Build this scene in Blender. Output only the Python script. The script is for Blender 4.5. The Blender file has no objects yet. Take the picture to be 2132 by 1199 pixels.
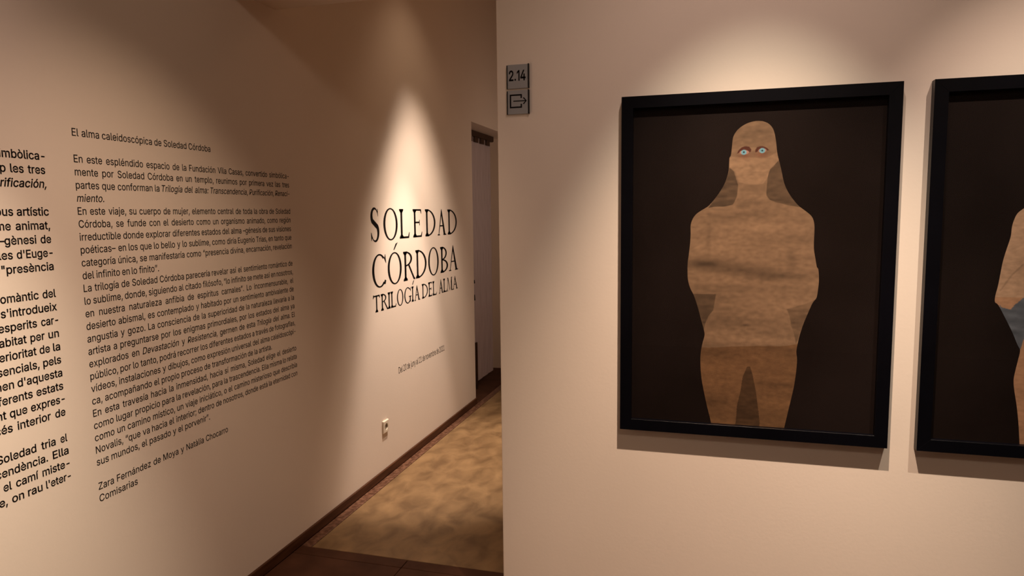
import bpy, bmesh, math, random, os, json
import numpy as np
from mathutils import Matrix, Vector
from mathutils.geometry import tessellate_polygon

S = bpy.context.scene
col = S.collection
random.seed(4)

# ------------------------------------------------------------------ camera
cam_d = bpy.data.cameras.new('camera')
cam_d.sensor_width = 36.0
cam_d.lens = 24.616
cam_d.clip_start = 0.05
cam_o = bpy.data.objects.new('camera', cam_d)
RT = Vector((0.9610633, 0.2760997, -0.0112411))
DN = Vector((0.0182400, -0.1039774, -0.9944124))
FW = Vector((-0.2757257, 0.9554882, -0.1049649))
cam_o.matrix_world = Matrix(((RT.x, -DN.x, -FW.x, 0), (RT.y, -DN.y, -FW.y, 0), (RT.z, -DN.z, -FW.z, 1.55), (0, 0, 0, 1)))
col.objects.link(cam_o)
S.camera = cam_o

# ------------------------------------------------------------------ light
S.view_settings.view_transform = 'Standard'
S.view_settings.look = 'None'
S.view_settings.gamma = 1
S.view_settings.use_curve_mapping = False
S.view_settings.exposure = 0.0
S.cycles.max_bounces = 10
S.cycles.diffuse_bounces = 6
S.cycles.sample_clamp_indirect = 3.0
world = bpy.data.worlds.new('world')
S.world = world
world.use_nodes = True
world.node_tree.nodes['Background'].inputs[0].default_value = (1, 0.7, 0.45, 1)
world.node_tree.nodes['Background'].inputs[1].default_value = 0.0

WXL = -1.865
def spot(name, loc, target, watts, angle, blend, color, radius=0.02):
    l = bpy.data.lights.new(name, 'SPOT')
    l.energy = watts; l.spot_size = math.radians(angle); l.spot_blend = blend
    l.color = color; l.shadow_soft_size = radius
    o = bpy.data.objects.new(name, l)
    o.location = loc
    o.rotation_euler = (Vector(target) - Vector(loc)).to_track_quat('-Z', 'Y').to_euler()
    col.objects.link(o)
    return o

# gallery spots on the ceiling tracks: a fitting throws core beams inside a wider soft ring
for loc, aim, ang, blend, rad, rgb in (
        ((0.116, 1.44, 3.23), (0.116, 2.4, 0.7), 44, 1, 0.018, (242, (1.000, 0.888, 0.686))),
        ((0.116, 1.44, 3.23), (0.116, 2.4, 1.2), 80, 1, 0.018, (33, (1.000, 0.727, 0.636))),
        ((0.116, 1.44, 3.23), (0.116, 2.4, 0.2), 44, 1, 0.018, (169, (1.000, 0.509, 0.320))),
        ((1.0, 1.44, 3.23), (1.02, 2.4, 0.6), 52, 0.5, 0.018, (74, (1.000, 0.770, 0.622))),
        ((1.0, 1.44, 3.23), (0.95, 2.4, 0.8), 40, 1.0, 0.018, (112, (1.000, 0.884, 0.688))),
        ((-1.265, 4.14, 3.2), (-1.865, 4.5, -1), 51, 0.5, 0.03, (42, (1.0, 0.80, 0.66))),
        ((-1.265, 4.14, 3.2), (-1.865, 4.5, -1), 56, 0.95, 0.03, (112, (1.0, 0.76, 0.56))),
        ((-1.265, 4.05, 3.2), (-1.865, 4.2, 1.5), 90, 1.0, 0.03, (7.0, (1.000, 0.70, 0.46))),
        ((-1.265, 4.12, 3.2), (-1.865, 4.12, 1.5), 34, 1.0, 0.03, (28, (1.0, 0.86, 0.74))),
        ((-1.265, 4.05, 3.2), (-1.6, 4.02, 0), 36, 0.5, 0.03, (262, (1.0, 0.80, 0.66))),
        ((-1.265, 4.05, 3.2), (-1.8, 3.9, 0), 44, 1, 0.03, (36, (1.0, 0.80, 0.62))),
        ((-0.9, 4.15, 3.3), (-1.865, 4.2, 0.3), 46, 0.7, 0.03, (125, (1.0, 0.80, 0.64))),
        ((-0.9, 4.0, 3.3), (-1.865, 3.8, 0.5), 34, 1, 0.03, (56, (1.0, 0.72, 0.52))),
        ((-0.7, 1.6, 3.23), (-1.865, 2.0, -0.3), 60, 0.9, 0.02, (105, (1.000, 0.711, 0.490))),
        ((-0.7, 0.9, 3.2), (-1.865, 1.0, 0.4), 44, 1.0, 0.03, (368, (1.000, 0.829, 0.625))),
        ((-0.9, 0.6, 3.23), (-1.865, 0.6, 1.2), 90, 1.0, 0.02, (78, (1.000, 0.713, 0.596))),
        ):
    spot('spot_light', loc, aim, rgb[0], ang, blend, rgb[1], rad)

def area(name, loc, target, watts, size, color):
    l = bpy.data.lights.new(name, 'AREA')
    l.energy = watts; l.size = size; l.color = color
    o = bpy.data.objects.new(name, l)
    o.location = loc
    o.rotation_euler = (Vector(target) - Vector(loc)).to_track_quat('-Z', 'Y').to_euler()
    col.objects.link(o)
    return o
area('ceiling_lamp', (0.6, -0.3, 3.31), (-1.0, 2.4, 1.0), 8.5, 0.3, (1.0, 0.78, 0.60))
area('passage_fill', (-0.4, 4.2, 3.55), (-0.4, 4.2, 0), 1.8, 0.5, (1.0, 0.55, 0.28))  # unseen fill light, added to lift the dim passage
area('recess_fill', (-0.3, 5.9, 1.9), (-2.1, 6.2, 0.7), 4.6, 0.5, (1.0, 0.76, 0.60))  # unseen fill light, added to brighten the blind and its recess

# ------------------------------------------------------------------ helpers
def lin(r, g, b):
    f = lambda c: (c/255/12.92) if c/255 <= 0.04045 else ((c/255+0.055)/1.055)**2.4
    return (f(r), f(g), f(b), 1)

def mat(name, color, rough=0.6, spec=0.5, metal=0.0):
    m = bpy.data.materials.new(name); m.use_nodes = True
    b = m.node_tree.nodes['Principled BSDF']
    b.inputs['Base Color'].default_value = color
    b.inputs['Roughness'].default_value = rough
    b.inputs['Specular IOR Level'].default_value = spec
    b.inputs['Metallic'].default_value = metal
    return m

def noisy(name, c1, c2, scale, rough=0.6, bump=0.0, detail=6, spec=0.4, stretch=(1, 1, 1), lo=0.35, hi=0.65, distort=0.0, bscale=None):
    m = mat(name, c1, rough, spec)
    nt = m.node_tree; N = nt.nodes; L = nt.links
    b = N['Principled BSDF']
    tc = N.new('ShaderNodeTexCoord'); mp = N.new('ShaderNodeMapping'); mp.inputs['Scale'].default_value = stretch
    no = N.new('ShaderNodeTexNoise'); no.inputs['Scale'].default_value = scale; no.inputs['Detail'].default_value = detail
    no.inputs['Distortion'].default_value = distort
    rp = N.new('ShaderNodeValToRGB')
    rp.color_ramp.elements[0].position = lo; rp.color_ramp.elements[1].position = hi
    rp.color_ramp.elements[0].color = c1; rp.color_ramp.elements[1].color = c2
    L.new(tc.outputs['Object'], mp.inputs[0]); L.new(mp.outputs[0], no.inputs['Vector'])
    L.new(no.outputs['Fac'], rp.inputs[0]); L.new(rp.outputs[0], b.inputs['Base Color'])
    if bump:
        n2 = N.new('ShaderNodeTexNoise'); n2.inputs['Scale'].default_value = bscale or scale*4; n2.inputs['Detail'].default_value = 5
        bp = N.new('ShaderNodeBump'); bp.inputs['Strength'].default_value = bump; bp.inputs['Distance'].default_value = 0.002
        L.new(mp.outputs[0], n2.inputs['Vector']); L.new(n2.outputs['Fac'], bp.inputs['Height']); L.new(bp.outputs[0], b.inputs['Normal'])
    return m

M_WALL = noisy('painted_plaster', (0.80, 0.70, 0.61, 1), (0.83, 0.725, 0.635, 1), 1.3, 0.85, 0.12, spec=0.2, bscale=90)
M_CEIL = noisy('ceiling_paint', (0.70, 0.62, 0.54, 1), (0.73, 0.65, 0.56, 1), 2, 0.9, spec=0.1)
M_CONC = noisy('trowelled_ochre_screed', (0.135, 0.079, 0.036, 1), (0.27, 0.170, 0.082, 1), 8.0, 0.5, 0.1, detail=14, spec=0.25, stretch=(1.2, 0.8, 1), lo=0.32, hi=0.70, distort=0.5, bscale=20)
M_TILE = noisy('dark_brown_tile', (0.048, 0.018, 0.009, 1), (0.080, 0.033, 0.018, 1), 6, 0.6, 0.1, spec=0.12)
M_GROUT = mat('dark_grout', (0.035, 0.014, 0.008, 1), 0.9, 0.1)
M_STRIP = noisy('speckled_stone_strip', (0.085, 0.036, 0.020, 1), (0.19, 0.095, 0.058, 1), 38, 0.4, 0.15, detail=5, spec=0.4, lo=0.42, hi=0.62)
M_SKIRT = noisy('dark_stained_wood', (0.055, 0.020, 0.009, 1), (0.095, 0.038, 0.018, 1), 9, 0.45, spec=0.2, stretch=(6, 0.5, 6))
M_FRAME = noisy('satin_black_lacquer', (0.0018, 0.0018, 0.0030, 1), (0.0026, 0.0026, 0.0045, 1), 5, 0.33, spec=0.16)
M_FSIDE = mat('frame_side_lacquer', (0.02, 0.012, 0.009, 1), 0.4, 0.4)
M_VINYL = mat('black_vinyl', (0.0045, 0.0028, 0.0026, 1), 0.6, 0.12)
M_PLATE = mat('brushed_grey_plate', (0.34, 0.35, 0.37, 1), 0.5, 0.4, 0.15)
M_RAIL = mat('black_plastic_rail', (0.008, 0.007, 0.008, 1), 0.5, 0.3)
M_SOCK = mat('ivory_plastic', (0.78, 0.70, 0.58, 1), 0.35, 0.5)
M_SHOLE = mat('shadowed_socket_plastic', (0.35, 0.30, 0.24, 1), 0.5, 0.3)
M_BRASS = mat('socket_contact_metal', (0.5, 0.45, 0.36, 1), 0.35, 0.5, 0.9)
M_BLIND = noisy('mauve_grey_blind_fabric', (0.50, 0.42, 0.43, 1), (0.58, 0.50, 0.51, 1), 30, 0.9, spec=0.1, stretch=(1, 1, 0.15))
M_HEAD = mat('brown_blind_rail', (0.05, 0.024, 0.014, 1), 0.5, 0.3)
M_PRINT = noisy('black_print_paper', (0.008, 0.0050, 0.0042, 1), (0.013, 0.0085, 0.0075, 1), 2.2, 0.6, spec=0.05)

def glass_mat():
    m = bpy.data.materials.new('picture_glass'); m.use_nodes = True
    nt = m.node_tree; N = nt.nodes; L = nt.links
    N.remove(N['Principled BSDF'])
    tr = N.new('ShaderNodeBsdfTransparent'); gl = N.new('ShaderNodeBsdfGlossy'); gl.inputs['Roughness'].default_value = 0.02
    fr = N.new('ShaderNodeFresnel'); fr.inputs[0].default_value = 1.22
    mx = N.new('ShaderNodeMixShader')
    ge = N.new('ShaderNodeNewGeometry'); sb = N.new('ShaderNodeMath'); sb.operation = 'SUBTRACT'; sb.inputs[0].default_value = 1.0
    ml = N.new('ShaderNodeMath'); ml.operation = 'MULTIPLY'
    L.new(ge.outputs['Backfacing'], sb.inputs[1]); L.new(sb.outputs[0], ml.inputs[0]); L.new(fr.outputs[0], ml.inputs[1])
    L.new(ml.outputs[0], mx.inputs[0]); L.new(tr.outputs[0], mx.inputs[1]); L.new(gl.outputs[0], mx.inputs[2])
    L.new(mx.outputs[0], N['Material Output'].inputs[0])
    return m
M_GLASS = glass_mat()

def link(name, me, parent=None, kind=None):
    o = bpy.data.objects.new(name, me); col.objects.link(o)
    if parent is not None: o.parent = parent
    if kind: o['kind'] = kind
    return o

def empty(name, loc, label, cat, group=None):
    o = bpy.data.objects.new(name, None); o.location = loc; col.objects.link(o)
    o['label'] = label; o['category'] = cat
    if group: o['group'] = group
    return o

def bx(bm, x0, x1, y0, y1, z0, z1):
    v = [bm.verts.new(p) for p in ((x0, y0, z0), (x1, y0, z0), (x1, y1, z0), (x0, y1, z0), (x0, y0, z1), (x1, y0, z1), (x1, y1, z1), (x0, y1, z1))]
    for f in ((0, 3, 2, 1), (4, 5, 6, 7), (0, 1, 5, 4), (1, 2, 6, 5), (2, 3, 7, 6), (3, 0, 4, 7)):
        bm.faces.new([v[i] for i in f])

def mesh_of(bm, m, bevel=0.0, seg=2, name='mesh'):
    if bevel:
        bmesh.ops.bevel(bm, geom=bm.edges[:], offset=bevel, segments=seg, affect='EDGES', profile=0.5, clamp_overlap=True)
    bmesh.ops.recalc_face_normals(bm, faces=bm.faces[:])
    me = bpy.data.meshes.new(name); bm.to_mesh(me); bm.free()
    me.materials.append(m)
    return me

def boxes(name, bl, m, parent=None, kind=None, bevel=0.0, origin=(0, 0, 0)):
    bm = bmesh.new()
    for b in bl: bx(bm, *b)
    o = link(name, mesh_of(bm, m, bevel, name=name), parent, kind)
    return o

def cyl(name, p0, p1, r, m, parent=None, seg=20, r1=None, bevel=0):
    p0 = Vector(p0); p1 = Vector(p1); d = p1-p0
    bm = bmesh.new()
    bmesh.ops.create_cone(bm, cap_ends=True, segments=seg, radius1=r, radius2=r if r1 is None else r1, depth=d.length)
    bmesh.ops.transform(bm, matrix=Matrix.Translation((p0+p1)/2) @ d.to_track_quat('Z', 'Y').to_matrix().to_4x4(), verts=bm.verts[:])
    return link(name, mesh_of(bm, m, bevel, name=name), parent)

# ------------------------------------------------------------------ structure
WX = -1.865          # face of the left wall
FY, BY = 2.40, 2.77  # faces of the wall that carries the pictures
CX = -0.7394         # its free corner beside the passage
OY0, OY1, OZ = 5.35, 6.665, 2.283
H = 3.60
boxes('wall_left', [(WX-0.40, WX, -3.5, OY0, 0, H), (WX-0.40, WX, OY0, OY1, OZ, H), (WX-0.40, WX, OY1, 9.0, 0, H), (WX-0.40, WX-0.34, OY0, OY1, 0, OZ)], M_WALL, kind='structure')
bm = bmesh.new()
bx(bm, CX, 3.6, FY, BY, 0, H)
o = link('wall_front', mesh_of(bm, M_WALL, 0.004, 3), None, 'structure')
boxes('wall_lintel', [(WX, CX, FY, BY, 2.451, H)], M_WALL, kind='structure')
boxes('wall_back', [(WX-0.4, 3.6, -3.7, -3.5, 0, H)], M_WALL, kind='structure')
boxes('wall_right', [(3.5, 3.7, -3.5, FY, 0, H)], M_WALL, kind='structure')
boxes('wall_passage_right', [(0.55, 0.75, BY, 9.0, 0, H)], M_WALL, kind='structure')
boxes('wall_passage_end', [(WX-0.4, 0.75, 9.0, 9.2, 0, H)], M_WALL, kind='structure')
boxes('ceiling', [(WX-0.4, 3.7, -3.7, 9.2, H, H+0.2)], M_CEIL, kind='structure')

floor = boxes('floor', [(WX-0.40, 3.7, -3.7, 9.2, -0.12, -0.012)], M_GROUT, kind='structure')
# dark tiles of the near room, a strip under the opening, stone border and screed panel of the passage
g = 0.0016
def slab(name, x0, x1, y0, y1, m, z=0.0):
    w, d = x1-x0, y1-y0
    key = (round(w, 4), round(d, 4), m.name)
    if key not in slab.cache:
        bm = bmesh.new(); bx(bm, g, w-g, g, d-g, -0.012, 0)
        slab.cache[key] = mesh_of(bm, m, 0.0012, 1)
    o = link(name, slab.cache[key], floor); o.location = (x0, y0, z)
    return o
slab.cache = {}
ny = 6
for j in range(ny):
    y1 = 2.697 - 0.55*j; y0 = y1-0.55
    for i in range(10):
        x0 = -1.853 + 0.55*i
        if j == 0 or y1 < 2.4 or True:
            slab('floor_tile', x0, min(x0+0.55, 3.5), y0, y1, M_TILE)
slab('threshold_strip', -1.853, -1.303, 2.697, 2.768, M_TILE)
slab('threshold_strip', -1.303, CX, 2.697, 2.768, M_TILE)
yy = 2.768
while yy < 9.0:
    y2 = min(yy+1.25, 9.0)
    slab('border_strip', -1.853, -1.797, yy, y2, M_STRIP)
    yy = y2
slab('screed_panel', -1.797, 0.50, 2.768, 9.0, M_CONC)
slab('recess_floor_slab', WX-0.34, -1.853, OY0, OY1, M_TILE)

# skirting board of the left wall, built in lengths
for k, (y0, y1) in enumerate(((-3.5, 0.6), (0.6, OY0))):
    bm = bmesh.new(); bx(bm, WX, WX+0.013, y0+0.0004, y1-0.0004, 0, 0.047)
    o = link('baseboard_left', mesh_of(bm, M_SKIRT, 0.003, 2), None, 'structure')

# ------------------------------------------------------------------ lettering
FONT = None
try:
    FONT = bpy.data.fonts.load(os.path.join(bpy.utils.resource_path('LOCAL'), 'datafiles', 'fonts', 'Inter.woff2'))
except Exception:
    FONT = None
CAP = 0.5087 if FONT else 0.682

def untangle(l, depth=0):
    """splits an outline that crosses itself into simple ones"""
    n = len(l)
    if n > 3 and depth < 12:
        for i in range(n):
            a, b = l[i], l[(i+1) % n]
            for j in range(i+2, n):
                if (j+1) % n == i: continue
                c, d = l[j], l[(j+1) % n]
                r, s = b-a, d-c
                den = r.x*s.y-r.y*s.x
                if abs(den) < 1e-12: continue
                u = ((c.x-a.x)*s.y-(c.y-a.y)*s.x)/den; v = ((c.x-a.x)*r.y-(c.y-a.y)*r.x)/den
                if 1e-6 < u < 1-1e-6 and 1e-6 < v < 1-1e-6:
                    x = a+r*u
                    return untangle([x.copy()]+l[i+1:j+1], depth+1)+untangle([x.copy()]+l[j+1:]+l[:i+1], depth+1)
    return [l] if n > 2 else []

def embolden(loops, d):
    """moves every outline outwards by d (font units)"""
    if not d or not loops: return loops
    big = max(loops, key=lambda l: abs(sarea(l)))
    sg = 1 if sarea(big) > 0 else -1
    out = []
    for l in loops:
        pts = []
        for p in l:
            if not pts or (p-pts[-1]).length > 4e-3: pts.append(p)
        if len(pts) > 3 and (pts[0]-pts[-1]).length < 4e-3: pts.pop()
        n = len(pts); r = []
        for i in range(n):
            a = (pts[i]-pts[i-1]).normalized(); b = (pts[(i+1) % n]-pts[i]).normalized()
            na = Vector((a.y, -a.x))*sg; nb = Vector((b.y, -b.x))*sg
            m = na+nb; k = max(0.35, m.length_squared/2)
            r.append(pts[i]+m*(d/k))
        out.append(r)
    return out
_cache = {}
def word_contours(text, bold=0.0, res=3):
    """closed outlines of a word set at size 1"""
    key = (text, bold, res)
    if key in _cache: return _cache[key]
    c = bpy.data.curves.new('t', 'FONT'); c.body = text; c.resolution_u = res; c.fill_mode = 'NONE'
    if FONT: c.font = FONT
    o = bpy.data.objects.new('t', c); col.objects.link(o)
    bpy.context.view_layer.update()
    ev = o.evaluated_get(bpy.context.evaluated_depsgraph_get())
    me = ev.to_mesh()
    co = [v.co.xy.copy() for v in me.vertices]
    nb = {}
    for e in me.edges:
        a, b = e.vertices; nb.setdefault(a, []).append(b); nb.setdefault(b, []).append(a)
    seen = set(); loops = []
    for s in range(len(co)):
        if s in seen or s not in nb: continue
        lp = [s]; seen.add(s); cur = s
        while True:
            nx = [n for n in nb[cur] if n not in seen]
            if not nx: break
            cur = nx[0]; seen.add(cur); lp.append(cur)
        if len(lp) > 2: loops.append([co[i] for i in lp])
    ev.to_mesh_clear()
    bpy.data.objects.remove(o); bpy.data.curves.remove(c)
    loops = embolden(loops, bold)
    if 'x' in text: loops = [q for l in loops for q in untangle(l)]
    _cache[key] = loops
    return loops

def sarea(l):
    return 0.5*sum(l[i-1].x*l[i].y - l[i].x*l[i-1].y for i in range(len(l)))
def inside(p, l):
    r = False
    for i in range(len(l)):
        a, b = l[i-1], l[i]
        if (a.y > p.y) != (b.y > p.y) and p.x < (b.x-a.x)*(p.y-a.y)/(b.y-a.y)+a.x: r = not r
    return r

def add_outlines(bm, loops, to3d, depth):
    """fills each outline with its holes, with a rim of the given thickness; to3d(u, v, h) -> point"""
    ls = [l for l in loops if abs(sarea(l)) > 1e-9]
    if not ls: return
    big = max(ls, key=lambda l: abs(sarea(l)))
    sg = 1 if sarea(big) > 0 else -1
    outer = [l for l in ls if sarea(l)*sg > 0]; holes = [l for l in ls if sarea(l)*sg < 0]
    for ol in outer:
        hs = [h for h in holes if inside(h[0], ol)]
        rings = [ol]+hs
        flat = [p for r in rings for p in r]
        tris = tessellate_polygon([[Vector((p.x, p.y, 0)) for p in r] for r in rings])
        top = [bm.verts.new(to3d(p.x, p.y, depth)) for p in flat]
        for t in tris:
            try: bm.faces.new([top[i] for i in t])
            except ValueError: pass
        bot = [bm.verts.new(to3d(p.x, p.y, 0)) for p in flat]
        k = 0
        for r in rings:
            n = len(r)
            for i in range(n):
                a, b = k+i, k+(i+1) % n
                bm.faces.new((top[a], top[b], bot[b], bot[a]))
            k += n

TH = 0.0004
def wall3d(y0, z0):
    return lambda u, v, h: (WX+h, y0+u, z0+v)

def place_word(bm, text, y, z, size, sx, bold=0.0, italic=False, right=None, width=None):
    """sets a word with its left edge at y (or right edge at right), returns the y of its right edge"""
    lp = word_contours(text, bold)
    sh = 0.2 if italic else 0.0
    pts = [[Vector((p.x + sh*p.y, p.y)) for p in l] for l in lp]
    x0 = min(p.x for l in pts for p in l); x1 = max(p.x for l in pts for p in l)
    s = size*sx
    if width: s = width/(x1-x0)
    w = (x1-x0)*s
    if right is not None: y = right-w
    loops = [[Vector(((p.x-x0)*s, p.y*size)) for p in l] for l in pts]
    add_outlines(bm, loops, wall3d(y, z), TH)
    return y+w

def word_width(text, size, sx, bold, italic):
    lp = word_contours(text, bold); sh = 0.2 if italic else 0.0
    xs = [p.x+sh*p.y for l in lp for p in l]
    return (max(xs)-min(xs))*size*sx

def finish(bm, m, name, parent):
    me = bpy.data.meshes.new(name); bm.to_mesh(me); bm.free(); me.materials.append(m)
    return link(name, me, parent)

SIZE = 0.0229/CAP
Y0, Y1, ZL0, PITCH = 1.698, 2.8165, 1.8003, 0.03957
SP = [
    (0, 0.6068, 'El alma caleidoscópica de Soledad Córdoba'),
    (2, 0, 'En este espléndido espacio de la Fundación Vila Casas, convertido simbólica-'),
    (3, 0, 'mente por Soledad Córdoba en un templo, reunimos por primera vez las tres'),
    (4, 0, 'partes que conforman la /Trilogía del alma: Transcendencia, Purificación, Renaci-\\'),
    (5, 0.0997, '/miento.\\'),
    (6, 0, 'En este viaje, su cuerpo de mujer, elemento central de toda la obra de Soledad'),
    (7, 0, 'Córdoba, se funde con el desierto como un organismo animado, como región'),
    (8, 0, 'irreductible donde explorar diferentes estados del alma –génesis de sus visiones'),
    (9, 0, 'poéticas– en los que lo bello y lo sublime, como diría Eugenio Trías, en tanto que'),
    (10, 0, 'categoría única, se manifestaría como “presencia divina, encarnación, revelación'),
    (11, 0.3094, 'del infinito en lo finito”.'),
    (12, 0, 'La trilogía de Soledad Córdoba parecería revelar así el sentimiento romántico de'),
    (13, 0, 'lo sublime, donde, siguiendo al citado filósofo, “lo infinito se mete así en nosotros,'),
    (14, 0, 'en nuestra naturaleza anfibia de espíritus carnales”. Lo inconmensurable, el'),
    (15, 0, 'desierto abismal, es contemplado y habitado por un sentimiento ambivalente de'),
    (16, 0, 'angustia y gozo. La consciencia de la superioridad de la naturaleza llevaría a la'),
    (17, 0, 'artista a preguntarse por los enigmas primordiales, por los estados del alma ya'),
    (18, 0, 'explorados en /Devastación\\ y /Resistencia,\\ germen de esta /Trilogía del alma.\\ El'),
    (19, 0, 'público, por lo tanto, podrá recorrer los diferentes estados a través de fotografías,'),
    (20, 0, 'vídeos, instalaciones y dibujos, como expresión universal del alma caleidoscópi-'),
    (21, 0.9329, 'ca, acompañando el propio proceso de transformación de la artista.'),
    (22, 0, 'En esta travesía hacia la inmensidad, hacia sí misma, Soledad elige el desierto'),
    (23, 0, 'como lugar propicio para la revelación, para la trascendencia. Ella misma lo relata'),
    (24, 0, 'como un camino místico, un viaje iniciático, o el camino misterioso que describía'),
    (25, 0, 'Novalis, “que va hacia el interior; dentro de nosotros, donde está la eternidad con'),
    (26, 0.5196, 'sus mundos, el pasado y el porvenir”.'),
    (28, 0.6187, 'Zara Fernández de Moya y Natàlia Chocarro'),
    (29, 0.1544, 'Comisarias'),
]
spanish = empty('wall_text', (WX, 1.698, 0.64), 'thin black text column ending in a line of names, middle of the left wall', 'lettering')
for i, w_end, txt in SP:
    words = []; it = False
    for tok in txt.split(' '):
        if tok.startswith('/'): it = True; tok = tok[1:]
        end = tok.endswith('\\')
        if end: tok = tok[:-1]
        words.append((tok, it))
        if end: it = False
    ln = bpy.data.objects.new('text_line', None); ln.location = (0, 0, ZL0-PITCH*i-0.64); col.objects.link(ln); ln.parent = spanish
    sx = 0.94
    ws = [word_width(t, SIZE, sx, 0.004, a) for t, a in words]
    tot = (w_end or (Y1-Y0))
    gap = (tot-sum(ws))/max(1, len(ws)-1)
    nat = SIZE*0.20
    y = Y0; z = ZL0-PITCH*i
    if len(ws) > 1 and gap < nat:      # tighten the letters rather than close up the words
        k = (tot-nat*(len(ws)-1))/sum(ws); sx *= k; gap = nat
    if len(ws) == 1: sx *= tot/ws[0]
    for t, a in words:
        bm = bmesh.new()
        y2 = place_word(bm, t, y, z, SIZE, sx, 0.004, a)
        bm.transform(Matrix.Translation((-WX, -y, -z)))
        finish(bm, M_VINYL, 'word', ln).location = (0, y-1.698, 0)
        y = y2 + gap

CAT = [
    [0, [['simbòlica-', None, 1.6013]]],
    [1, [['cop', None, 1.481], ['les', 1.4941, 1.5334], ['tres', 1.5458, 1.5994]]],
    [2, [['/Purificación,', None, 1.6003]]],
    [4, [['corpus', None, 1.4918], ['artístic', 1.5023, 1.6008]]],
    [5, [['organisme', None, 1.4816], ['animat,', 1.4956, 1.6011]]],
    [6, [['–gènesi', 1.4428, 1.5543], ['de', 1.5676, 1.601]]],
    [7, [['paraules', None, 1.4801], ["d'Euge-", 1.4919, 1.6025]]],
    [8, [['"presència', 1.4446, 1.6021]]],
    [10, [['romàntic', None, 1.5473], ['del', 1.5597, 1.6021]]],
    [11, [["s'introdueix", 1.4314, 1.6024]]],
    [12, [["d'esperits", None, 1.5349], ['car-', 1.548, 1.6031]]],
    [13, [['habitat', None, 1.4996], ['per', 1.5111, 1.5557], ['un', 1.5676, 1.6017]]],
    [14, [['superioritat', None, 1.5266], ['de', 1.5361, 1.5688], ['la', 1.5793, 1.6026]]],
    [15, [['essencials,', None, 1.5322], ['pels', 1.5438, 1.602]]],
    [16, [['germen', None, 1.4515], ["d'aquesta", 1.4618, 1.6024]]],
    [17, [['diferents', None, 1.5038], ['estats', 1.5155, 1.6021]]],
    [18, [['tant', None, 1.4226], ['que', 1.4324, 1.484], ['expres-', 1.4952, 1.6036]]],
    [19, [['procés', None, 1.437], ['interior', 1.4515, 1.5545], ['de', 1.5689, 1.6025]]],
    [21, [['Soledad', None, 1.5009], ['tria', 1.5164, 1.5627], ['el', 1.579, 1.602]]],
    [22, [['transcendència.', None, 1.534], ['Ella', 1.5501, 1.6027]]],
    [23, [['el', 1.3965, 1.4201], ['camí', 1.4327, 1.501], ['miste-', 1.5134, 1.6028]]],
    [24, [['que,', None, 1.4048], ['on', 1.4176, 1.453], ['rau', 1.4649, 1.5099], ["l'eter-", 1.5216, 1.6036]]],
]
catalan = empty('wall_text', (WX, 1.60, 0.75), 'bold black text column cut off by the left edge of the photo', 'lettering')
for i, ws in CAT:
    z = 1.7205-0.0398*i
    ln = bpy.data.objects.new('text_line', None); ln.location = (0, 0, z-0.75); col.objects.link(ln); ln.parent = catalan
    for t, l, r in ws:
        it = t.startswith('/'); t = t.lstrip('/')
        bm = bmesh.new()
        if l is None: place_word(bm, t, 0, z, SIZE, 0.98, 0.013, it, right=r)
        else: place_word(bm, t, l, z, SIZE, 1, 0.013, it, width=r-l)
        bm.transform(Matrix.Translation((-WX, -r, -z)))
        finish(bm, M_VINYL, 'word', ln).location = (0, r-1.60, 0)

date = empty('wall_text', (WX, 3.905, 0.573), 'single thin line of small date lettering, low on the left wall above the socket', 'lettering')
words = 'Del 20 de juny al 21 de novembre de 2021'.split(' ')
sz = 0.040/CAP; sx = 0.71
ws = [word_width(t, sz, sx, 0.0, False) for t in words]
gap = (4.672-3.905-sum(ws))/(len(ws)-1)
y = 3.905
for t in words:
    bm = bmesh.new()
    y2 = place_word(bm, t, y, 0.573, sz, sx, 0.0)
    bm.transform(Matrix.Translation((-WX, -y, -0.573)))
    finish(bm, M_VINYL, 'word', date).location = (0, y-3.905, 0)
    y = y2 + gap

# ---- narrow serif capitals of the title, drawn glyph by glyph
def quads(a, b):
    return [[Vector(a[i]), Vector(a[i+1]), Vector(b[i+1]), Vector(b[i])] for i in range(len(a)-1)]
def poly(*p): return [[Vector(q) for q in p]]
def arc(cx, cy, rx, ry, a0, a1, n=20):
    return [(cx+rx*math.cos(math.radians(a0+(a1-a0)*i/n)), cy+ry*math.sin(math.radians(a0+(a1-a0)*i/n))) for i in range(n+1)]
def ring(cx, cy, rx, ry, T, t, a0=0, a1=360, n=36, tilt=0):
    return quads(arc(cx, cy, rx, ry, a0, a1, n), arc(cx+tilt, cy, rx-T, ry-t, a0, a1, n))
def stem(x, T, h, t, s, y0=0, top=True, bot=True):
    """vertical stroke from x to x+T with bracketed serifs that stand out by s"""
    P = poly((x, y0), (x+T, y0), (x+T, h), (x, h))
    if bot: P += poly((x-s, y0), (x+T+s, y0), (x+T+s, y0+t), (x+T, y0+t*2.6), (x, y0+t*2.6), (x-s, y0+t))
    if top: P += poly((x-s, h), (x-s, h-t), (x, h-t*2.6), (x+T, h-t*2.6), (x+T+s, h-t), (x+T+s, h))
    return P
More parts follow.
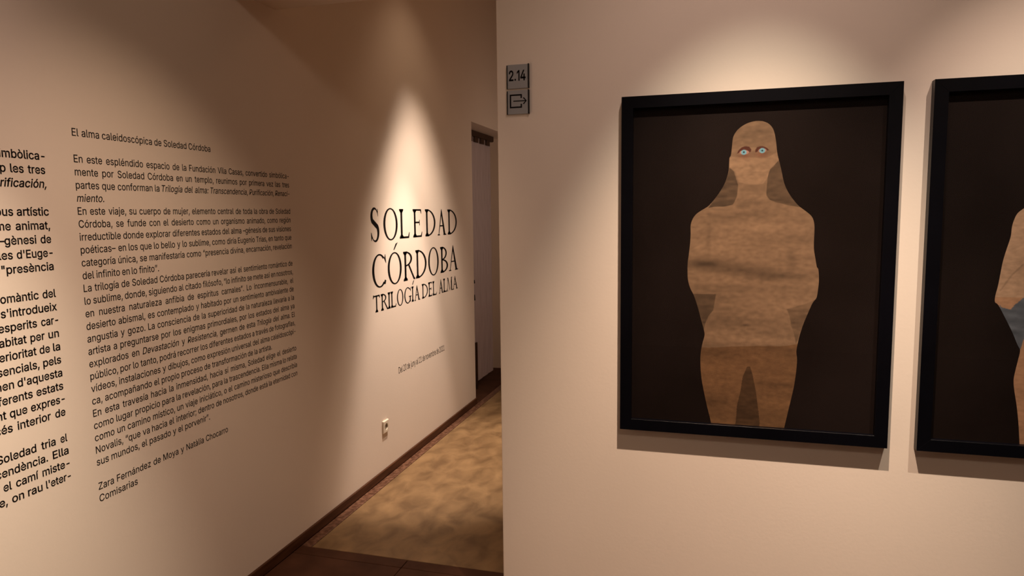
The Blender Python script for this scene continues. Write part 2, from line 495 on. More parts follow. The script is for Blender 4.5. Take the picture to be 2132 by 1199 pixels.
def glyph(c, W, h, T, t):
    s = T*0.62; P = []
    if c == 'L':
        P += stem(s, T, h, t, s)
        P += poly((s, 0), (W*0.94, 0), (W, h*0.20), (W-t*0.8, h*0.20), (W*0.84, t*1.3), (s, t*1.3))
    elif c == 'E':
        P += stem(s, T, h, t, s)
        P += poly((s, 0), (W*0.94, 0), (W, h*0.19), (W-t*0.8, h*0.19), (W*0.84, t*1.3), (s, t*1.3))
        P += poly((s, h), (s, h-t*1.2), (W*0.82, h-t*1.2), (W*0.90, h*0.84), (W*0.90+t*0.8, h*0.84), (W*0.92, h))
        P += poly((s, h*0.50), (W*0.68, h*0.50), (W*0.68, h*0.42), (W*0.68+t, h*0.42), (W*0.68+t, h*0.62), (W*0.68, h*0.62), (W*0.68, h*0.50+t*1.2), (s, h*0.50+t*1.2))
    elif c == 'D':
        P += stem(s, T, h, t, s, top=True, bot=True)
        x = s+T*0.5
        P += quads(arc(x, h/2, W-x, h/2, -90, 90, 24), arc(x, h/2, W-x-T*1.05, h/2-t, -90, 90, 24))
    elif c == 'A':
        ax = W*0.47
        P += poly((W*0.07, 0), (W*0.07+t*1.3, 0), (ax+t*0.9, h*0.90), (ax-t*0.3, h*1.01))
        P += poly((W*0.90-T*1.05, 0), (W*0.95, 0), (ax+t*0.5, h*1.02), (ax-T*0.35, h*0.90))
        P += poly((W*0.20, h*0.34), (W*0.76, h*0.34), (W*0.74, h*0.34+t), (W*0.22, h*0.34+t))
        P += poly((-W*0.02, 0), (W*0.24, 0), (W*0.24, t*0.9), (-W*0.02, t*0.9))
        P += poly((W*0.68, 0), (W*1.04, 0), (W*1.04, t*0.9), (W*0.68, t*0.9))
    elif c in 'OÓ':
        P += ring(W/2, h/2, W/2, h*0.53, T, t*0.9)
        if c == 'Ó': P += poly((W*0.44, h*1.11), (W*0.60, h*1.30), (W*0.76, h*1.34), (W*0.50, h*1.10))
    elif c in 'CG':
        a = ring(W*0.54, h/2, W*0.54, h*0.53, T, t, 48, 312, 30)
        P += a
        ex, ey = W*0.54+W*0.54*math.cos(math.radians(48)), h/2+h*0.53*math.sin(math.radians(48))
        P += poly((ex-t*1.4, ey+h*0.035), (W, h*0.72), (W+t*0.6, h*0.72), (W*0.985, h*1.0), (W*0.985-t*0.6, h*1.0), (W*0.92, h*0.90))
        if c == 'C': P += poly((ex-t*1.4, h-ey-h*0.01), (W*0.90, h*0.19), (W, h*0.17), (W*0.955, h*0.05), (ex-t*1.2, h-ey-h*0.05))
        else:
            P += poly((W-T*1.05, h*0.03), (W-T*0.05, h*0.08), (W-T*0.05, h*0.44), (W-T*1.05, h*0.44))
            P += poly((W-T*1.9, h*0.44), (W+T*0.7, h*0.44), (W+T*0.7, h*0.44-t), (W-T*1.9, h*0.44-t))
            P += poly((ex-t*2, h-ey-h*0.03), (W-T*0.6, h*0.05), (W-T*0.6, h*0.12), (ex-t*2, h-ey+h*0.03))
    elif c in 'RB':
        P += stem(s, T, h, t, s)
        x = s+T*0.5; rw = W*(0.80 if c == 'R' else 0.86)
        P += quads(arc(x, h*0.745, rw-x, h*0.255, -90, 90, 18), arc(x, h*0.745, rw-x-T, h*0.255-t, -90, 90, 18))
        if c == 'B': P += quads(arc(x, h*0.26, W-x, h*0.26, -90, 90, 18), arc(x, h*0.26, W-x-T*1.1, h*0.26-t, -90, 90, 18))
        else:
            P += poly((W*0.42, h*0.52), (W*0.42+T*0.75, h*0.54), (W*0.97, t*1.6), (W*1.05, t*0.9), (W*1.05, 0), (W*0.97-T*0.45, 0))
    elif c == 'T':
        m_ = W*0.5-T/2
        P += stem(m_, T, h, t, s, top=False)
        P += poly((W*0.05, h), (W*0.95, h), (W*0.90, h-t*1.3), (W*0.10, h-t*1.3))
        P += poly((0, h*0.82), (t*0.8, h*0.82), (W*0.16, h-t*1.3), (W*0.14, h+t*0.6), (W*0.04, h+t*0.5))
        P += poly((W, h*0.82), (W-t*0.8, h*0.82), (W*0.84, h-t*1.3), (W*0.86, h), (W*0.96, h))
    elif c in 'IÍ':
        m_ = W*0.5-T/2 if c == 'I' else s
        P += stem(m_, T, h, t, s)
        if c == 'Í': P += poly((m_+T*0.2, h*1.12), (m_+T*1.6, h*1.36), (m_+T*2.6, h*1.40), (m_+T*0.9, h*1.11))
    elif c == 'M':
        P += poly((W*0.07, 0), (W*0.07+t*1.2, 0), (W*0.19, h), (W*0.12, h))
        P += poly((W*0.12, h), (W*0.12+T*0.9, h), (W*0.54, h*0.10), (W*0.50, h*0.0))
        P += poly((W*0.49, 0), (W*0.52, 0), (W*0.87, h), (W*0.82, h))
        P += poly((W*0.90-T, 0), (W*0.95, 0), (W*0.90, h), (W*0.90-T, h))
        P += poly((0, 0), (W*0.17, 0), (W*0.17, t*0.8), (0, t*0.8))
        P += poly((W*0.80, 0), (W*1.03, 0), (W*1.03, t*0.8), (W*0.80, t*0.8))
        P += poly((W*0.06, h), (W*0.2, h), (W*0.2, h-t*0.8), (W*0.06, h-t*0.8))
        P += poly((W*0.84, h), (W*0.97, h), (W*0.97, h-t*0.8), (W*0.84, h-t*0.8))
    elif c == 'S':
        # centre line with a pen of changing width
        cx = W/2
        pts = arc(cx, h*0.755, W*0.40, h*0.25, 20, 235, 16)[:-1]
        pts = [(cx+W*0.36*math.cos(math.radians(a)), h*0.765+h*0.245*math.sin(math.radians(a))) for a in range(28, 226, 11)]
        pts2 = [(cx+W*0.38*math.cos(math.radians(a)), h*0.255+h*0.270*math.sin(math.radians(a))) for a in range(40, -153, -11)]
        n = len(pts)+len(pts2); a = []; b = []
        allp = pts+pts2
        for i, (px, py) in enumerate(allp):
            q0 = Vector(allp[max(0, i-1)]); q1 = Vector(allp[min(n-1, i+1)]); d_ = (q1-q0).normalized(); nn = Vector((-d_.y, d_.x))
            u = i/(n-1)
            wd = t*0.42+(T*0.50-t*0.3)*max(0, math.sin(math.pi*u))**2.2
            a.append(tuple(Vector((px, py))+nn*wd)); b.append(tuple(Vector((px, py))-nn*wd))
        P += quads(a, b)
        P += poly((W*0.80, h*0.885), (W*0.86, h*0.76), (W*0.89, h*0.76), (W*0.88, h*1.0), (W*0.84, h*1.0), (W*0.80, h*0.90))
        P += poly((W*0.20, h*0.12), (W*0.08, h*0.26), (W*0.03, h*0.26), (W*0.06, 0), (W*0.10, 0), (W*0.14, h*0.06))
    return P
rows = [('SOLEDAD', 1.4065, 0.1825, 0.0270, 0.0088, [3.594, 3.701, 3.755, 3.949, 3.975, 4.122, 4.177, 4.324, 4.377, 4.558, 4.599, 4.753, 4.79, 4.981]),
        ('CÓRDOBA', 1.1375, 0.1855, 0.0270, 0.0088, [3.596, 3.771, 3.795, 3.99, 4.015, 4.184, 4.203, 4.384, 4.413, 4.602, 4.634, 4.782, 4.802, 4.981]),
        ('TRILOGÍADELALMA', 0.994, 0.0985, 0.0150, 0.0062, [3.595, 3.683, 3.694, 3.782, 3.787, 3.816, 3.823, 3.898, 3.91, 4.002, 4.017, 4.114, 4.127, 4.167, 4.172, 4.259, 4.295, 4.396, 4.404, 4.473, 4.479, 4.553, 4.597, 4.674, 4.68, 4.753, 4.753, 4.863, 4.87, 4.97])]
title = empty('wall_title', (WX, 3.594, 0.994), 'large serif capitals in three rows, the title lit by a spot', 'lettering')
for txt, z0, h, T, t, xs in rows:
    for k, c in enumerate(txt):
        W = xs[2*k+1]-xs[2*k]
        bm = bmesh.new()
        for pl in glyph(c, W, h, T, t):
            if abs(sarea(pl)) < 1e-9: continue
            n = len(pl)
            f3 = lambda p, hh: (hh, xs[2*k]-3.594+p.x, z0-0.994+p.y)
            tris = tessellate_polygon([[Vector((p.x, p.y, 0)) for p in pl]])
            top = [bm.verts.new(f3(p, TH)) for p in pl]
            for tr in tris: bm.faces.new([top[i] for i in tr])
            bot = [bm.verts.new(f3(p, 0)) for p in pl]
            for i in range(n):
                bm.faces.new((top[i], top[(i+1) % n], bot[(i+1) % n], bot[i]))
        finish(bm, M_VINYL, 'letter', title)

# ------------------------------------------------------------------ framed prints
FIG = json.loads('''{"L": [[0.127, 1.8346], [0.1172, 1.834], [0.0975, 1.8293], [0.0779, 1.8189], [0.0633, 1.8051], [0.0536, 1.7864], [0.0511, 1.7642], [0.0495, 1.7436], [0.0473, 1.727], [0.0439, 1.7229], [0.0428, 1.7021], [0.0421, 1.6839], [0.0371, 1.6605], [0.0289, 1.637], [0.0141, 1.611], [-0.0009, 1.5901], [-0.0185, 1.5691], [-0.039, 1.556], [-0.057, 1.5429], [-0.0682, 1.5269], [-0.0742, 1.5054], [-0.0737, 1.4757], [-0.0753, 1.4433], [-0.0785, 1.4107], [-0.0818, 1.3834], [-0.0818, 1.3574], [-0.0801, 1.3267], [-0.0726, 1.2991], [-0.0604, 1.2747], [-0.0479, 1.238], [-0.0385, 1.2042], [-0.0272, 1.1643], [-0.0238, 1.1415], [-0.0294, 1.1176], [-0.0353, 1.0799], [-0.0351, 1.0361], [-0.0308, 0.9923], [-0.0224, 0.9486], [-0.0127, 0.9049], [-0.0031, 0.8675], [0.0041, 0.8362]], "R": [[0.1295, 1.8344], [0.1418, 1.8328], [0.1591, 1.8249], [0.1716, 1.8106], [0.1784, 1.7926], [0.1835, 1.7644], [0.1884, 1.7284], [0.1965, 1.6975], [0.2037, 1.6665], [0.2114, 1.6355], [0.2232, 1.6096], [0.2385, 1.5861], [0.256, 1.5653], [0.2757, 1.5496], [0.293, 1.534], [0.3006, 1.5185], [0.3038, 1.4953], [0.3035, 1.4592], [0.3044, 1.4281], [0.3091, 1.4022], [0.3149, 1.3711], [0.3188, 1.3678], [0.3221, 1.3327], [0.3199, 1.2975], [0.3164, 1.2739], [0.306, 1.2589], [0.2934, 1.226], [0.2808, 1.1899], [0.2709, 1.1537], [0.2652, 1.1235], [0.2621, 1.0992], [0.2651, 1.0722], [0.2634, 1.0328], [0.2582, 0.9839], [0.2505, 0.9406], [0.2422, 0.8971], [0.2324, 0.8439]], "polys": {"hairL": [[0.0441, 1.6916], [0.0516, 1.6862], [0.0574, 1.681], [0.0639, 1.663], [0.0718, 1.6373], [0.0713, 1.6015], [0.0608, 1.5761], [0.0337, 1.5675], [-0.0012, 1.5653], [-0.0162, 1.5617], [-0.0041, 1.5874], [0.025, 1.6332], [0.0403, 1.6738]], "hairR": [[0.1688, 1.6842], [0.1793, 1.6902], [0.1931, 1.7097], [0.2008, 1.6895], [0.209, 1.6493], [0.2215, 1.6239], [0.2365, 1.5961], [0.2611, 1.5605], [0.2208, 1.5661], [0.1896, 1.5754], [0.1701, 1.5871], [0.16, 1.605], [0.1582, 1.6303], [0.1599, 1.658]], "wedgeL": [[-0.0634, 1.2808], [0.01, 1.2854], [0.0022, 1.2331], [-0.015, 1.2111], [-0.0264, 1.186], [-0.0272, 1.1643], [-0.0479, 1.238]], "wedgeR": [[0.319, 1.2769], [0.2788, 1.2582], [0.2271, 1.2391], [0.2447, 1.2007], [0.2542, 1.1591], [0.261, 1.1173], [0.2709, 1.1537], [0.306, 1.2589]], "legs": [[0.1078, 1.0401], [0.097, 1.0055], [0.0894, 0.9553], [0.0817, 0.9048], [0.0802, 0.8418], [0.1555, 0.8443], [0.1482, 0.9093], [0.1384, 0.9583], [0.1286, 1.0072], [0.1175, 1.0406]], "low": [[-0.0428, 1.1046], [0.2664, 1.1205], [0.2747, 0.8378], [-0.0381, 0.8139]], "face": [[0.0434, 1.7246], [0.065, 1.7277], [0.1088, 1.725], [0.157, 1.7234], [0.183, 1.7325], [0.1903, 1.7248], [0.1932, 1.7072], [0.1688, 1.6842], [0.1587, 1.6581], [0.147, 1.6432], [0.106, 1.6391], [0.0741, 1.6449], [0.0662, 1.668], [0.0611, 1.6809], [0.0448, 1.6941]], "lidL": [[0.0653, 1.734], [0.0707, 1.744], [0.0803, 1.7537], [0.0911, 1.7571], [0.1033, 1.7546], [0.1095, 1.7464], [0.1085, 1.7389], [0.1037, 1.7378], [0.0975, 1.743], [0.0902, 1.7458], [0.0805, 1.7431], [0.0733, 1.7368]], "lidR": [[0.1219, 1.7359], [0.1217, 1.7434], [0.1263, 1.752], [0.137, 1.7556], [0.1478, 1.7542], [0.1575, 1.7489], [0.1632, 1.7419], [0.1577, 1.7409], [0.1516, 1.7466], [0.1396, 1.7495], [0.132, 1.7443], [0.1278, 1.7382]]}, "spots": {"undL": [0.0894, 1.7269, 0.0182, 0.0101], "undR": [0.1406, 1.729, 0.0191, 0.0106], "scL": [0.0886, 1.7378, 0.0141, 0.0068], "scR": [0.1429, 1.7414, 0.012, 0.0065], "irL": [0.0872, 1.7378, 0.0083, 0.0078], "irR": [0.1427, 1.7414, 0.0088, 0.0077], "puL": [0.0872, 1.7383, 0.0031, 0.003], "puR": [0.1427, 1.7414, 0.0031, 0.003], "noseL": [0.107, 1.6993, 0.0061, 0.004], "noseR": [0.1275, 1.7005, 0.0053, 0.003], "mouth": [0.1244, 1.6791, 0.0193, 0.0025], "neck": [0.1161, 1.6236, 0.0459, 0.0127], "browL": [0.0886, 1.7622, 0.017, 0.0038], "browR": [0.1393, 1.7603, 0.0168, 0.0037], "navel": [0.1103, 1.1813, 0.0103, 0.0037], "belt": [0.0806, 1.3592, 0.0959, 0.0132], "belt2": [0.1937, 1.3427, 0.0934, 0.0107], "belt3": [-0.0355, 1.3792, 0.0525, 0.0134], "lite1": [0.0353, 1.3284, 0.0971, 0.0151], "lite2": [0.1086, 1.1293, 0.1463, 0.0135], "lite3": [0.1399, 1.2519, 0.084, 0.0151], "dk1": [0.0079, 0.9189, 0.0354, 0.0139], "dk2": [0.0283, 1.089, 0.0639, 0.0124], "dk3": [0.1919, 0.9861, 0.0672, 0.0098], "dk4": [0.2001, 1.1026, 0.0557, 0.0121], "dk5": [0.0379, 1.1942, 0.0635, 0.0153], "ch1": [0.1141, 1.5437, 0.0645, 0.0105], "ch2": [0.0284, 1.534, 0.0406, 0.0096], "ch3": [-0.0375, 1.4649, 0.0467, 0.0076], "ch4": [-0.0152, 1.3786, 0.0671, 0.0109], "ch5": [0.2413, 1.4018, 0.0122, 0.0315], "ch6": [-0.0142, 1.4702, 0.0078, 0.0484], "ch7": [0.1353, 1.4909, 0.0889, 0.021], "fh": [0.1229, 1.8026, 0.049, 0.0154], "nk2": [0.0982, 1.5806, 0.0449, 0.0105]}, "L2": [[0.8732, 1.5576], [0.8675, 1.5499], [0.8519, 1.5351], [0.8436, 1.5123], [0.8401, 1.4927], [0.8387, 1.4664], [0.8295, 1.4268], [0.8227, 1.3936], [0.8179, 1.3536], [0.8139, 1.3201], [0.809, 1.2932], [0.8089, 1.273], [0.8181, 1.2644], [0.8375, 1.2266], [0.857, 1.1867], [0.8736, 1.1468], [0.8814, 1.1302], [0.8787, 1.1063], [0.8723, 1.0652], [0.8698, 1.0377], [0.874, 1.0037], [0.8805, 0.9697], [0.8878, 0.922], [0.8924, 0.8808], [0.8965, 0.8394]], "grey": [[0.8167, 1.2678], [0.8301, 1.2567], [0.8505, 1.2518], [0.8611, 1.2675], [0.8822, 1.2881], [0.9408, 1.3092], [0.9471, 1.2033], [0.8892, 1.1643], [0.8814, 1.1302], [0.8736, 1.1468], [0.8375, 1.2266]], "arm": [[0.8204, 1.3068], [0.8477, 1.354], [0.8766, 1.3875]]}''')
YB = FY            # wall face
FD = 0.032         # frame depth
PY = FY-FD+0.020   # face of the print
def att_mat(name):
    m = mat(name, (0.3, 0.22, 0.15, 1), 0.7, 0.2)
    nt = m.node_tree; N = nt.nodes; L = nt.links
    at = N.new('ShaderNodeVertexColor'); at.layer_name = 'ink'
    no = N.new('ShaderNodeTexNoise'); no.inputs['Scale'].default_value = 60; no.inputs['Detail'].default_value = 6
    tc = N.new('ShaderNodeTexCoord'); mp = N.new('ShaderNodeMapping'); mp.inputs['Scale'].default_value = (0.75, 1, 1.35)
    mr = N.new('ShaderNodeMapRange'); mr.inputs[1].default_value = 0.25; mr.inputs[2].default_value = 0.75; mr.inputs[3].default_value = 0.76; mr.inputs[4].default_value = 1.20
    mx = N.new('ShaderNodeVectorMath'); mx.operation = 'SCALE'
    L.new(tc.outputs['Object'], mp.inputs[0]); L.new(mp.outputs[0], no.inputs['Vector']); L.new(no.outputs['Fac'], mr.inputs[0])
    L.new(at.outputs[0], mx.inputs[0]); L.new(mr.outputs[0], mx.inputs['Scale']); L.new(mx.outputs[0], N['Principled BSDF'].inputs['Base Color'])
    return m
M_INK = att_mat('printed_ink')

def vnoise(x, z, seed, sx, sz):
    """smooth value noise"""
    rng = np.random.RandomState(seed); G = rng.rand(64, 64)
    u = x*sx+100; v = z*sz+100
    i = np.floor(u).astype(int); j = np.floor(v).astype(int); fu = u-i; fv = v-j
    fu = fu*fu*(3-2*fu); fv = fv*fv*(3-2*fv)
    g_ = lambda a, b: G[a % 64, b % 64]
    return (g_(i, j)*(1-fu)+g_(i+1, j)*fu)*(1-fv)+(g_(i, j+1)*(1-fu)+g_(i+1, j+1)*fu)*fv

def pip(X, Z, pl, soft=0.0):
    r = np.zeros(X.shape, bool)
    for i in range(len(pl)):
        ax, az = pl[i-1]; bx_, bz = pl[i]
        if az == bz: continue
        c = ((az > Z) != (bz > Z)) & (X < (bx_-ax)*(Z-az)/(bz-az)+ax)
        r ^= c
    return r.astype(float)
def blob(X, Z, s, p=1.0):
    d = ((X-s[0])/s[2])**2+((Z-s[1])/s[3])**2
    return np.exp(-d*p)
def disc(X, Z, s, e=0.12):
    d = np.sqrt(((X-s[0])/s[2])**2+((Z-s[1])/s[3])**2)
    return np.clip((1-d)/e+0.5, 0, 1)
def mixc(C, col_, a):
    return C*(1-a[..., None])+np.array(col_)[None, None, :]*a[..., None]
L3 = lambda r, g, b: lin(r, g, b)[:3]

def paint_one(X, Z):
    P, Q = FIG['polys'], FIG['spots']
    base = np.array(L3(120, 96, 74))
    wob = vnoise(X, Z, 3, 9, 22)-0.5
    xs_, zs_ = X+0.010*wob, Z+0.014*(vnoise(X, Z, 5, 14, 8)-0.5)
    C = np.ones(X.shape+(3,))*base
    band = 0.5*vnoise(X, Z, 11, 3.0, 26)+0.3*vnoise(X, Z, 12, 7, 60)+0.2*vnoise(X, Z, 13, 60, 90)
    C *= (0.66+0.66*band)[..., None]
    tone = np.ones(X.shape)
    for k, a in (('neck', -0.30), ('nk2', -0.20), ('belt', -0.42), ('belt2', -0.40), ('belt3', -0.36), ('dk1', -0.28), ('dk2', -0.2), ('dk3', -0.25), ('dk4', -0.22), ('dk5', -0.2),
                 ('ch1', -0.22), ('ch2', -0.14), ('ch3', -0.10), ('ch4', -0.30), ('ch5', -0.28), ('ch6', -0.22), ('lite1', 0.18), ('lite2', 0.34), ('lite3', 0.15), ('ch7', 0.12),
                 ('fh', -0.18), ('navel', -0.5), ('noseL', -0.22), ('noseR', -0.18), ('mouth', -0.2), ('browL', -0.15), ('browR', -0.15)):
        tone += a*blob(xs_, zs_, Q[k], 0.8)
    C *= np.clip(tone, 0.2, 1.6)[..., None]
    def pp(k): return pip(xs_ if k not in ('lidL', 'lidR') else X, zs_ if k not in ('lidL', 'lidR') else Z, P[k])
    C *= (1+0.30*pp('face'))[..., None]
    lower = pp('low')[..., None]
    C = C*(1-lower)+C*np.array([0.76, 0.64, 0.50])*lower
    st = 0.75+0.5*vnoise(X, Z, 21, 40, 130)
    for k, a in (('hairL', 0.44), ('hairR', 0.46), ('wedgeL', 0.48), ('wedgeR', 0.66), ('legs', 0.42)):
        w = pp(k)
        C = C*(1-w[..., None])+C*(a*st*w)[..., None]
    for k in ('undL', 'undR'): C = mixc(C, L3(105, 55, 40), 0.55*blob(X, Z, Q[k], 1.0))
    for k in ('lidL', 'lidR'): C = mixc(C, L3(70, 28, 20), 0.9*pp(k))
    for e in 'LR':
        C = mixc(C, L3(160, 120, 108), disc(X, Z, Q['sc'+e]))
        C = mixc(C, L3(110, 160, 175), disc(X, Z, Q['ir'+e], 0.25))
        C = mixc(C, L3(25, 32, 40), 0.9*disc(X, Z, Q['pu'+e], 0.5))
    return C

def paint_two(X, Z):
    C = np.ones(X.shape+(3,))*np.array(L3(166, 134, 108))
    C *= (0.88+0.24*vnoise(X, Z, 31, 16, 16))[..., None]
    gz = pip(X, Z, FIG['grey'])
    zz = FIG['grey'][4][1]
    low = (Z < zz).astype(float)*(1-gz)
    C = C*(1-low[..., None])+C*np.array([0.92, 0.80, 0.72])*low[..., None]
    G_ = np.array(L3(84, 88, 96))*(0.6+0.8*vnoise(X+Z, Z, 33, 22, 60))[..., None]
    C = C*(1-gz[..., None])+G_*gz[..., None]
    a, b, c = FIG['arm']
    for p, q in ((a, b), (b, c)):
        d = np.array(q)-np.array(p); n = np.hypot(*d); d = d/n
        s = (X-p[0])*d[0]+(Z-p[1])*d[1]; t_ = np.abs((X-p[0])*d[1]-(Z-p[1])*d[0])
        m_ = np.exp(-(t_/0.0022)**2)*((s > 0) & (s < n))
        C *= (1-0.30*m_)[..., None]
    return C

def interp_side(pts, zs):
    p = sorted(pts, key=lambda q: q[1])
    return np.interp(zs, [q[1] for q in p], [q[0] for q in p])
def smooth_side(pts, n=3):
    out = [pts[0]]
    for i in range(len(pts)-1):
        a = pts[max(0, i-1)]; b = pts[i]; c = pts[i+1]; d = pts[min(len(pts)-1, i+2)]
        for k in range(1, n+1):
            u = k/n
            out.append([0.5*((2*b[j])+(-a[j]+c[j])*u+(2*a[j]-5*b[j]+4*c[j]-d[j])*u*u+(-a[j]+3*b[j]-3*c[j]+d[j])*u**3) for j in (0, 1)])
    return out

def figure(name, left, right, zb, paint, parent, x_off, nr, nc):
    left = smooth_side(left); right = smooth_side(right)
    zt = min(max(p[1] for p in left), max(p[1] for p in right))
    zs = np.linspace(zb, zt, nr)
    xl = interp_side(left, zs); xr = interp_side(right, zs)
    xr = np.maximum(xr, xl+1e-4)
    u = np.linspace(0, 1, nc)
    X = xl[:, None]*(1-u)[None]+xr[:, None]*u[None]; Z = np.repeat(zs[:, None], nc, 1)
    C = np.clip(paint(X, Z), 0, 1)
    n = nr*nc
    co = np.zeros((n, 3), np.float32); co[:, 0] = X.ravel()-x_off; co[:, 1] = -0.0005; co[:, 2] = Z.ravel()-FZ
    idx = np.arange(n).reshape(nr, nc)
    f = np.stack([idx[:-1, :-1], idx[:-1, 1:], idx[1:, 1:], idx[1:, :-1]], -1).reshape(-1, 4)
    me = bpy.data.meshes.new(name)
    me.vertices.add(n); me.vertices.foreach_set('co', co.ravel())
    me.loops.add(f.size); me.loops.foreach_set('vertex_index', f.ravel().astype(np.int32))
    me.polygons.add(len(f)); me.polygons.foreach_set('loop_start', np.arange(0, f.size, 4, dtype=np.int32))
    me.update(calc_edges=True)
    at = me.color_attributes.new('ink', 'FLOAT_COLOR', 'POINT')
    at.data.foreach_set('color', np.concatenate([C.reshape(-1, 3), np.ones((n, 1))], 1).astype(np.float32).ravel())
    me.materials.append(M_INK)
    o = link(name, me, parent); o.location = (0, PY-FY, 0)
    return o

FX0, FX1, FZ0, FZ1 = -0.3004, 0.5341, 0.8065, 1.9293
FZ = FZ0
BW = 0.038
def picture(x0, label):
    W = FX1-FX0; Hh = FZ1-FZ0
    r = empty('framed_print', (x0, FY, FZ0), label, 'picture', 'large black framed prints')
    def bar(p, q, hz):
        # mitred bar between outer corners p and q, inner edge towards the middle
        bm = bmesh.new()
        if hz:
            z0, z1 = p[1], q[1]
            zi = z1 if z0 == 0 else z0
            zo = z0 if z0 == 0 else z1
            pts = [(0, zo), (W, zo), (W-BW, zi), (BW, zi)]
        else:
            xo, xi = (0, BW) if p[0] == 0 else (W, W-BW)
            pts = [(xo, 0), (xo, Hh), (xi, Hh-BW), (xi, BW)]
        lo = [bm.verts.new((a, -0.001, c)) for a, c in pts]; hi = [bm.verts.new((a, -FD, c)) for a, c in pts]
        bm.faces.new(lo); bm.faces.new(hi[::-1])
        for i in range(4): bm.faces.new((lo[i], lo[(i+1) % 4], hi[(i+1) % 4], hi[i]))
        return link('frame_bar', mesh_of(bm, M_FRAME, 0.0003, 1), r)
    bar((0, 0), (W, BW), True); bar((0, Hh-BW), (W, Hh), True)
    bar((0, 0), (BW, Hh), False); bar((W-BW, 0), (W, Hh), False)
    boxes('print_sheet', [(BW-0.002, W-BW+0.002, PY-FY, PY-FY+0.003, BW-0.002, Hh-BW+0.002)], M_PRINT, r)
    boxes('backing_board', [(BW-0.006, W-BW+0.006, PY-FY+0.0032, -0.002, BW-0.006, Hh-BW+0.006)], M_FSIDE, r)
    boxes('glass_pane', [(BW-0.001, W-BW+0.001, -FD+0.007, -FD+0.009, BW-0.001, Hh-BW+0.001)], M_GLASS, r)
    return r
p1 = picture(FX0, 'black framed print of a pale blue-eyed ochre figure against black, whole frame in view')
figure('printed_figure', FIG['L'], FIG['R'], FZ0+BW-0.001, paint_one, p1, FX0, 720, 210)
FX2 = 0.6156
p2 = picture(FX2, 'black framed print of a pinkish figure with grey waist, cut by the photo edge')
mid = FX2+(FX1-FX0)/2
right2 = [[2*mid-a, b] for a, b in FIG['L2']]
figure('printed_figure', FIG['L2'], right2, FZ0+BW-0.001, paint_two, p2, FX2, 360, 140)

# ------------------------------------------------------------------ room signs
def sign(z0, label, lettering):
    r = empty('room_sign', (-0.7015, FY, z0), label, 'sign')
    W = 0.0805
    boxes('sign_plate', [(0.003, W-0.004, -0.007, -0.0002, 0, W)], M_PLATE, r, bevel=0.0006)
    boxes('side_rail', [(0, 0.003, -0.0085, -0.0002, -0.0006, W-0.0015)], M_RAIL, r, bevel=0.0005)
    boxes('side_rail', [(W-0.0042, W, -0.0095, -0.0002, -0.0006, W+0.001)], M_RAIL, r, bevel=0.0006)
    lettering(r, W)
    return r
def front3d(u0, v0, y):
    return lambda u, v, h: (u0+u, y-h, v0+v)
def number(r, W):
    bm = bmesh.new()
    x = 0.0085
    for ch, w in (('2', 0.0165), ('.', 0.0052), ('1', 0.0098), ('4', 0.0190)):
        lp = word_contours(ch, 0.017, 6)
        if ch == '1': lp = [l for l in lp if max(p.y for p in l) > 0.3]
        xs_ = [p.x for l in lp for p in l]; a, b = min(xs_), max(xs_); s = w/(b-a); sz_ = 0.0335/CAP
        if ch == '.':
            bmx = [[Vector((0, 0)), Vector((w, 0)), Vector((w, w*1.15)), Vector((0, w*1.15))]]
            add_outlines(bm, bmx, front3d(x, 0.0265, -0.007), 0.0003)
        else:
            add_outlines(bm, [[Vector(((p.x-a)*s, p.y*sz_)) for p in l] for l in lp], front3d(x, 0.0265, -0.007), 0.0003)
        x += w+(0.0034 if ch != '1' else 0.0025)
    finish(bm, M_VINYL, 'number_lettering', r)
def exit_icon(r, W):
    bm = bmesh.new()
    t = 0.0050; x0, x1, z0, z1 = 0.0105, 0.0545, 0.0205, 0.0670
    k = 0.0135
    P = [(x0, z0), (x1, z0), (x1, z0+k), (x1-t, z0+k), (x1-t, z0+t), (x0+t, z0+t), (x0+t, z1-t), (x1-t, z1-t), (x1-t, z1-k), (x1, z1-k), (x1, z1), (x0, z1)]
    add_outlines(bm, [[Vector(a) for a in P]], front3d(0, 0, -0.007), 0.0003)
    finish(bm, M_VINYL, 'doorway_symbol', r)
    bm = bmesh.new()
    c = 0.0440; hh = 0.0016
    ax, bx2 = 0.0235, 0.0705
    e = bx2-0.0030
    q = [(ax, c-hh), (e-hh, c-hh), (bx2-0.0125, c-0.0096), (bx2-0.0092, c-0.0122), (bx2+0.001, c), (bx2-0.0092, c+0.0122), (bx2-0.0125, c+0.0096), (e-hh, c+hh), (ax, c+hh)]
    add_outlines(bm, [[Vector(a) for a in q]], front3d(0, 0, -0.0073), 0.0003)
    finish(bm, M_VINYL, 'arrow', r)
sign(1.9825, 'small square grey plate with the number 2.14, upper of the two wall signs', number)
sign(1.8955, 'small square grey plate with an exit arrow symbol, lower of the two wall signs', exit_icon)

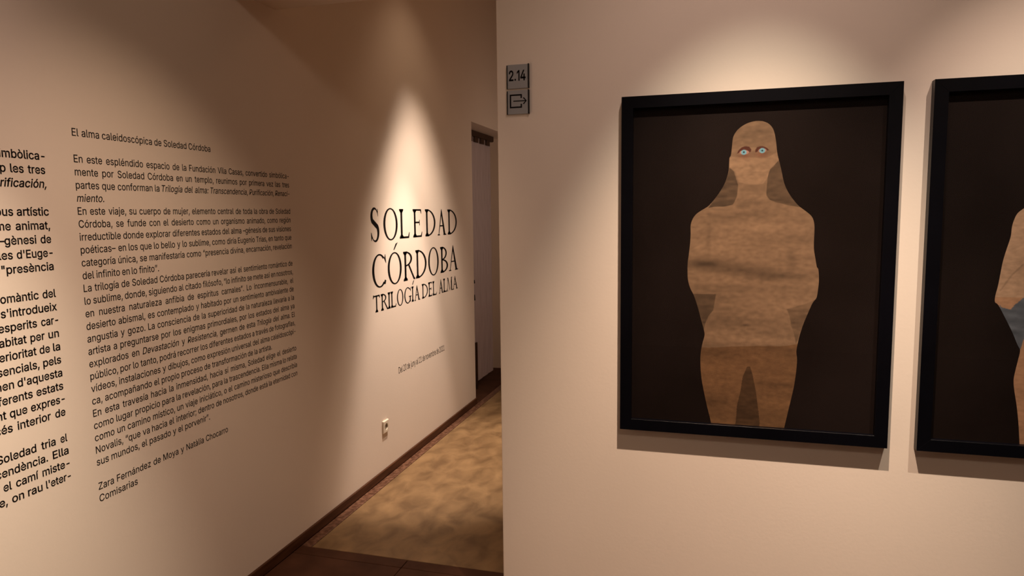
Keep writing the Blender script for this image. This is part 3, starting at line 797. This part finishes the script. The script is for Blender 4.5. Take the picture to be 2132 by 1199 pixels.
# ------------------------------------------------------------------ wall socket
sy, sz0 = 3.660, 0.264
sw, sh_ = 0.070, 0.073
r = empty('wall_socket', (WX, sy, sz0), 'small ivory square wall socket with one round outlet, low on the left wall', 'socket')
bm = bmesh.new()
n = 28
cy_, cz_ = sw/2, sh_/2-0.001; R_ = 0.0205; xf = 0.0105
outer = []
for i in range(n):
    a = 2*math.pi*i/n+math.pi/n; k = 1/max(abs(math.cos(a)), abs(math.sin(a)))
    outer.append((sw/2*(1+math.cos(a)*k), sh_/2*(1+math.sin(a)*k)))
ins = [(cy_+R_*math.cos(2*math.pi*i/n+math.pi/n), cz_+R_*math.sin(2*math.pi*i/n+math.pi/n)) for i in range(n)]
mid_ = [(sw/2+(a-sw/2)*0.90, sh_/2+(b-sh_/2)*0.90) for a, b in outer]
rings = [[(0.0, a, b) for a, b in outer], [(xf-0.0025, a, b) for a, b in outer], [(xf, a, b) for a, b in mid_], [(xf, a, b) for a, b in ins], [(0.003, a, b) for a, b in ins]]
vs = [[bm.verts.new(p) for p in rg] for rg in rings]
for a, b in zip(vs[:-1], vs[1:]):
    for i in range(n): bm.faces.new((a[i], a[(i+1) % n], b[(i+1) % n], b[i]))
bm.faces.new(vs[-1]); bm.faces.new(vs[0][::-1])
link('face_plate', mesh_of(bm, M_SOCK), r)
cyl('outlet_well', (0.0025, cy_, cz_), (0.0045, cy_, cz_), R_-0.0008, M_SHOLE, r, 28)
for dy in (-0.0095, 0.0095):
    cyl('contact_hole', (0.004, cy_+dy, cz_), (0.0052, cy_+dy, cz_), 0.0026, M_RAIL, r, 14)
for s_ in (-1, 1):
    boxes('earth_clip', [(0.004, 0.009, cy_-0.003, cy_+0.003, cz_+s_*0.0185-0.001, cz_+s_*0.0185+0.001)], M_BRASS, r)

# ------------------------------------------------------------------ vertical blind in the recess
r = empty('vertical_blind', (-2.045, 5.37, 0), 'pale vertical slat blind hanging in the recess at the far end of the passage', 'blind')
boxes('headrail', [(-0.03, 0.005, 0.0, 1.105, 2.232, OZ)], M_HEAD, r, bevel=0.002)
boxes('rail_cover', [(0.005, 0.010, 0.0, 1.105, 2.236, OZ-0.002)], M_HEAD, r)
bm = bmesh.new()
# one slat, a thin curved fabric strip 0.17 wide
nn_ = 6; h0, h1 = 0.035, 2.231
fr = []; bk = []
for k in range(nn_+1):
    u = k/nn_; yv = (u-0.5)*0.196; xv = 0.003*math.sin(math.pi*u)
    fr.append((xv, yv)); bk.append((xv-0.0012, yv))
for lst, rev in ((fr, False), (bk, True)):
    a = [bm.verts.new((p[0], p[1], h0)) for p in lst]; b = [bm.verts.new((p[0], p[1], h1)) for p in lst]
    for k in range(nn_): bm.faces.new((a[k], a[k+1], b[k+1], b[k]))
slat_me = mesh_of(bm, M_BLIND)
bm = bmesh.new(); bx(bm, -0.002, 0.002, -0.048, 0.048, 2.184, 2.2315)
hook_me = mesh_of(bm, M_HEAD, 0.002, 1)
k = 0; yv = 1.052-0.156*6
while yv < 1.06:
    s_ = link('slat', slat_me, r); s_.location = (-0.010, yv, 0); s_.rotation_euler = (0, 0, math.radians(-3))
    hk = link('hanger', hook_me, r); hk.location = (0.008, yv, 0)
    yv += 0.165
cyl('pull_cord', (0.030, 0.405, 0.40), (0.030, 0.405, 2.25), 0.0018, M_HEAD, r, 8)
for z0_, z1_ in ((0.95, 0.98), (0.80, 0.85)):
    cyl('cord_toggle', (0.030, 0.405, z0_), (0.030, 0.405, z1_), 0.013, M_RAIL, r, 14, 0.009, 0.002)
o = boxes('dark_strip', [(-0.008, 0.008, -0.016, 0.016, 0, 0.42)], M_HEAD, bevel=0.002)  # made-up post standing in for an unidentified dark strip beside the blind
o.location = (-2.012, 5.805, 0)
o['label'] = 'short dark upright strip on the floor against the left edge of the slat blind'; o['category'] = 'post'
